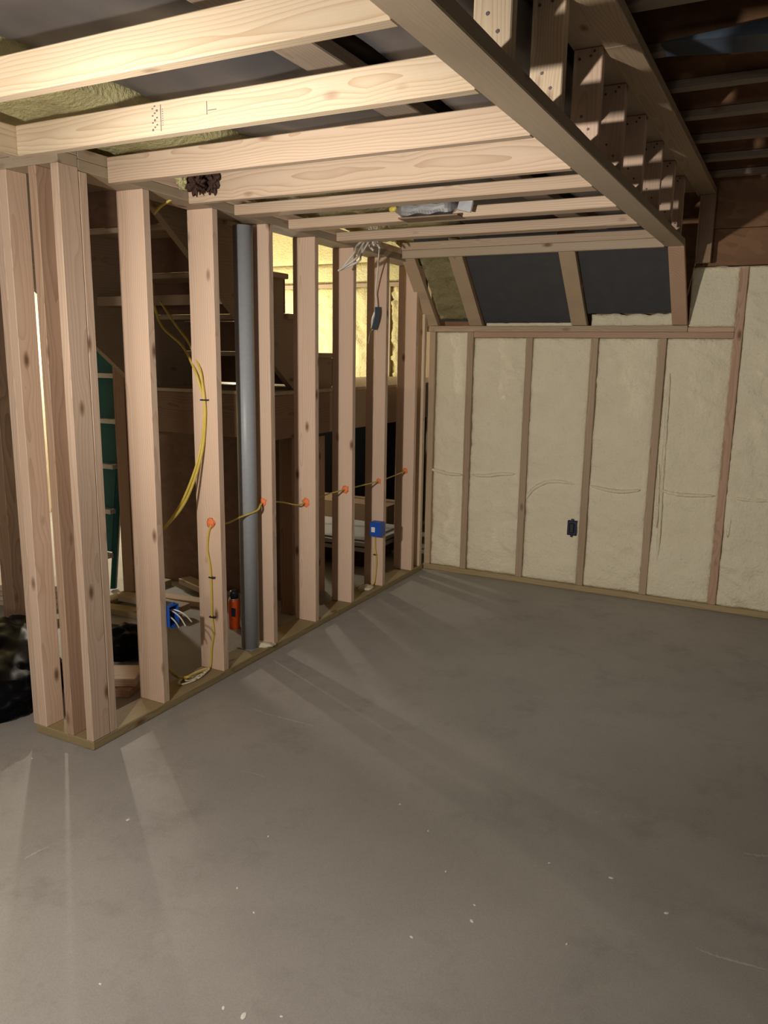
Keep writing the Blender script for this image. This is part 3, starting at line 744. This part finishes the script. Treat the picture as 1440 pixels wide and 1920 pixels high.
cb = empty('cardboard_box', (-1.1, 3.9, 0), 'low brown cardboard box behind the grey boards', 'box')
box('carton', (-1.55, -.62), (3.75, 4.1), (0, .30), CARD, cb, .004)
box('flap', (-1.55, -.62), (3.75, 3.92), (.3005, .305), CARD, cb, .001)
kb = empty('black_cabinet', (-1.1, 4.4, 0), 'tall black cabinet in the dark under the landing', 'cabinet')
box('cabinet_body', (-1.7, -.66), (4.25, 4.6), (.02, 1.05), STAPLE, kb, .008)
for xx in (-1.6, -.76): box('foot', (xx-.03, xx+.03), (4.28, 4.57), (0, .02), STAPLE, kb, .001)
box('door_panel', (-1.67, -.70), (4.243, 4.2495), (.08, 1.02), BAG, kb, .002)
lb_ = box('leaning_board', (-.385, -.345), (2.19, 2.31), (.0, 1.04), RED[2], None, .003)
tag(lb_, 'reddish board standing upright against the landing behind the fourth stud', 'board')
db = box('plywood_panel', (-1.50, -.45), (1.98, 1.995), (.0, 1.05), PLYD, None, .002)
tag(db, 'dark brown plywood sheet standing under the landing behind the second stud', 'plywood')
o = box('plywood_panel', (-1.285, -1.268), (2.02, 2.95), (.0, 1.07), PLYD, None, .002)  # added to block bulb light and keep the space behind the studs dark
tag(o, 'dark brown plywood sheet added to block light at the back under the landing', 'plywood')
# bright metal strip added to stand in for a reflection on the plywood
o = box('glint_strip', (-.735, -.70), (1.9735, 1.9795), (.97, 1.02), GALV, None, .001)
o.parent = db; o.location = Vector((-.7175, 1.9765, .995))-WLOC[db.name]

# ---------------- marks on the slab
random.seed(5)
def drip(u, v, r):
    c = at(u, v, 'z', 0); return (c.x, c.y, r)
bm = bmesh.new()
for (u, v, r) in ((457, 1905, 7), (419, 1890, 4), (885, 1727, 5), (772, 1757, 4), (445, 1665, 3), (476, 1711, 3), (1146, 1646, 5), (240, 1537, 5), (890, 1697, 3), (503, 1568, 3), (60, 1422, 3), (528, 1906, 3), (1063, 1770, 3), (750, 1508, 3), (836, 1634, 3), (803, 1558, 3), (188, 1845, 3), (1250, 1712, 5), (1030, 1618, 3)):
    c = at(u, v, 'z', 0); rr = r*.0011
    bmesh.ops.create_icosphere(bm, subdivisions=2, radius=1, matrix=Matrix.Translation((c.x, c.y, .0002)) @ Matrix.Rotation(random.random()*3, 4, 'Z') @ Matrix.Diagonal((rr*1.5, rr*.9, .0015, 1)))
tag(mesh_obj('plaster_drips', bm, SPECK, fl, at(700, 1650, 'z', 0), True), kind='stuff')
bm = bmesh.new()
def scuff(pts, w_):
    Pp = spline([at(u, v, 'z', 0) for u, v in pts], 14)
    L = []; R_ = []
    for i, p in enumerate(Pp):
        d = (Pp[min(i+1, len(Pp)-1)]-Pp[max(i-1, 0)]).normalized(); s = Vector((-d.y, d.x, 0)); k = w_*random.uniform(.15, 1)*math.sin(math.pi*(i+.5)/(len(Pp)+.5))**.5
        off = s*random.uniform(-.3, .3)*w_
        L.append(bm.verts.new(p+off+s*k+Vector((0, 0, .0006)))); R_.append(bm.verts.new(p+off-s*k+Vector((0, 0, .0006))))
    for i in range(len(Pp)-1): bm.faces.new((L[i], R_[i], R_[i+1], L[i+1]))
scuff([(462, 1325), (500, 1338), (545, 1350), (590, 1362)], .007)
scuff([(1302, 1776), (1340, 1792), (1390, 1806), (1440, 1820)], .006)
scuff([(1395, 1600), (1420, 1604), (1445, 1606)], .010)
scuff([(45, 1612), (65, 1600), (90, 1588)], .008)
scuff([(448, 1445), (475, 1450), (500, 1458)], .003)
tag(mesh_obj('chalk_scuffs', bm, CHALK, fl, at(500, 1340, 'z', 0)), kind='stuff')

# repeats of a kind share a group
for pre, grp in (('yellow_cable', 'yellow cables in the partition'), ('outlet_box', 'electrical outlet boxes'), ('sealant_bead', 'sealant beads on the bottom plate'),
                 ('plywood_panel', 'plywood sheets under the landing'), ('garbage_bag', 'black bags by the partition'), ('air_duct', 'black ducts above the soffit')):
    for o in C.objects:
        if o.parent is None and o.name.split('.')[0] == pre: o['group'] = grp
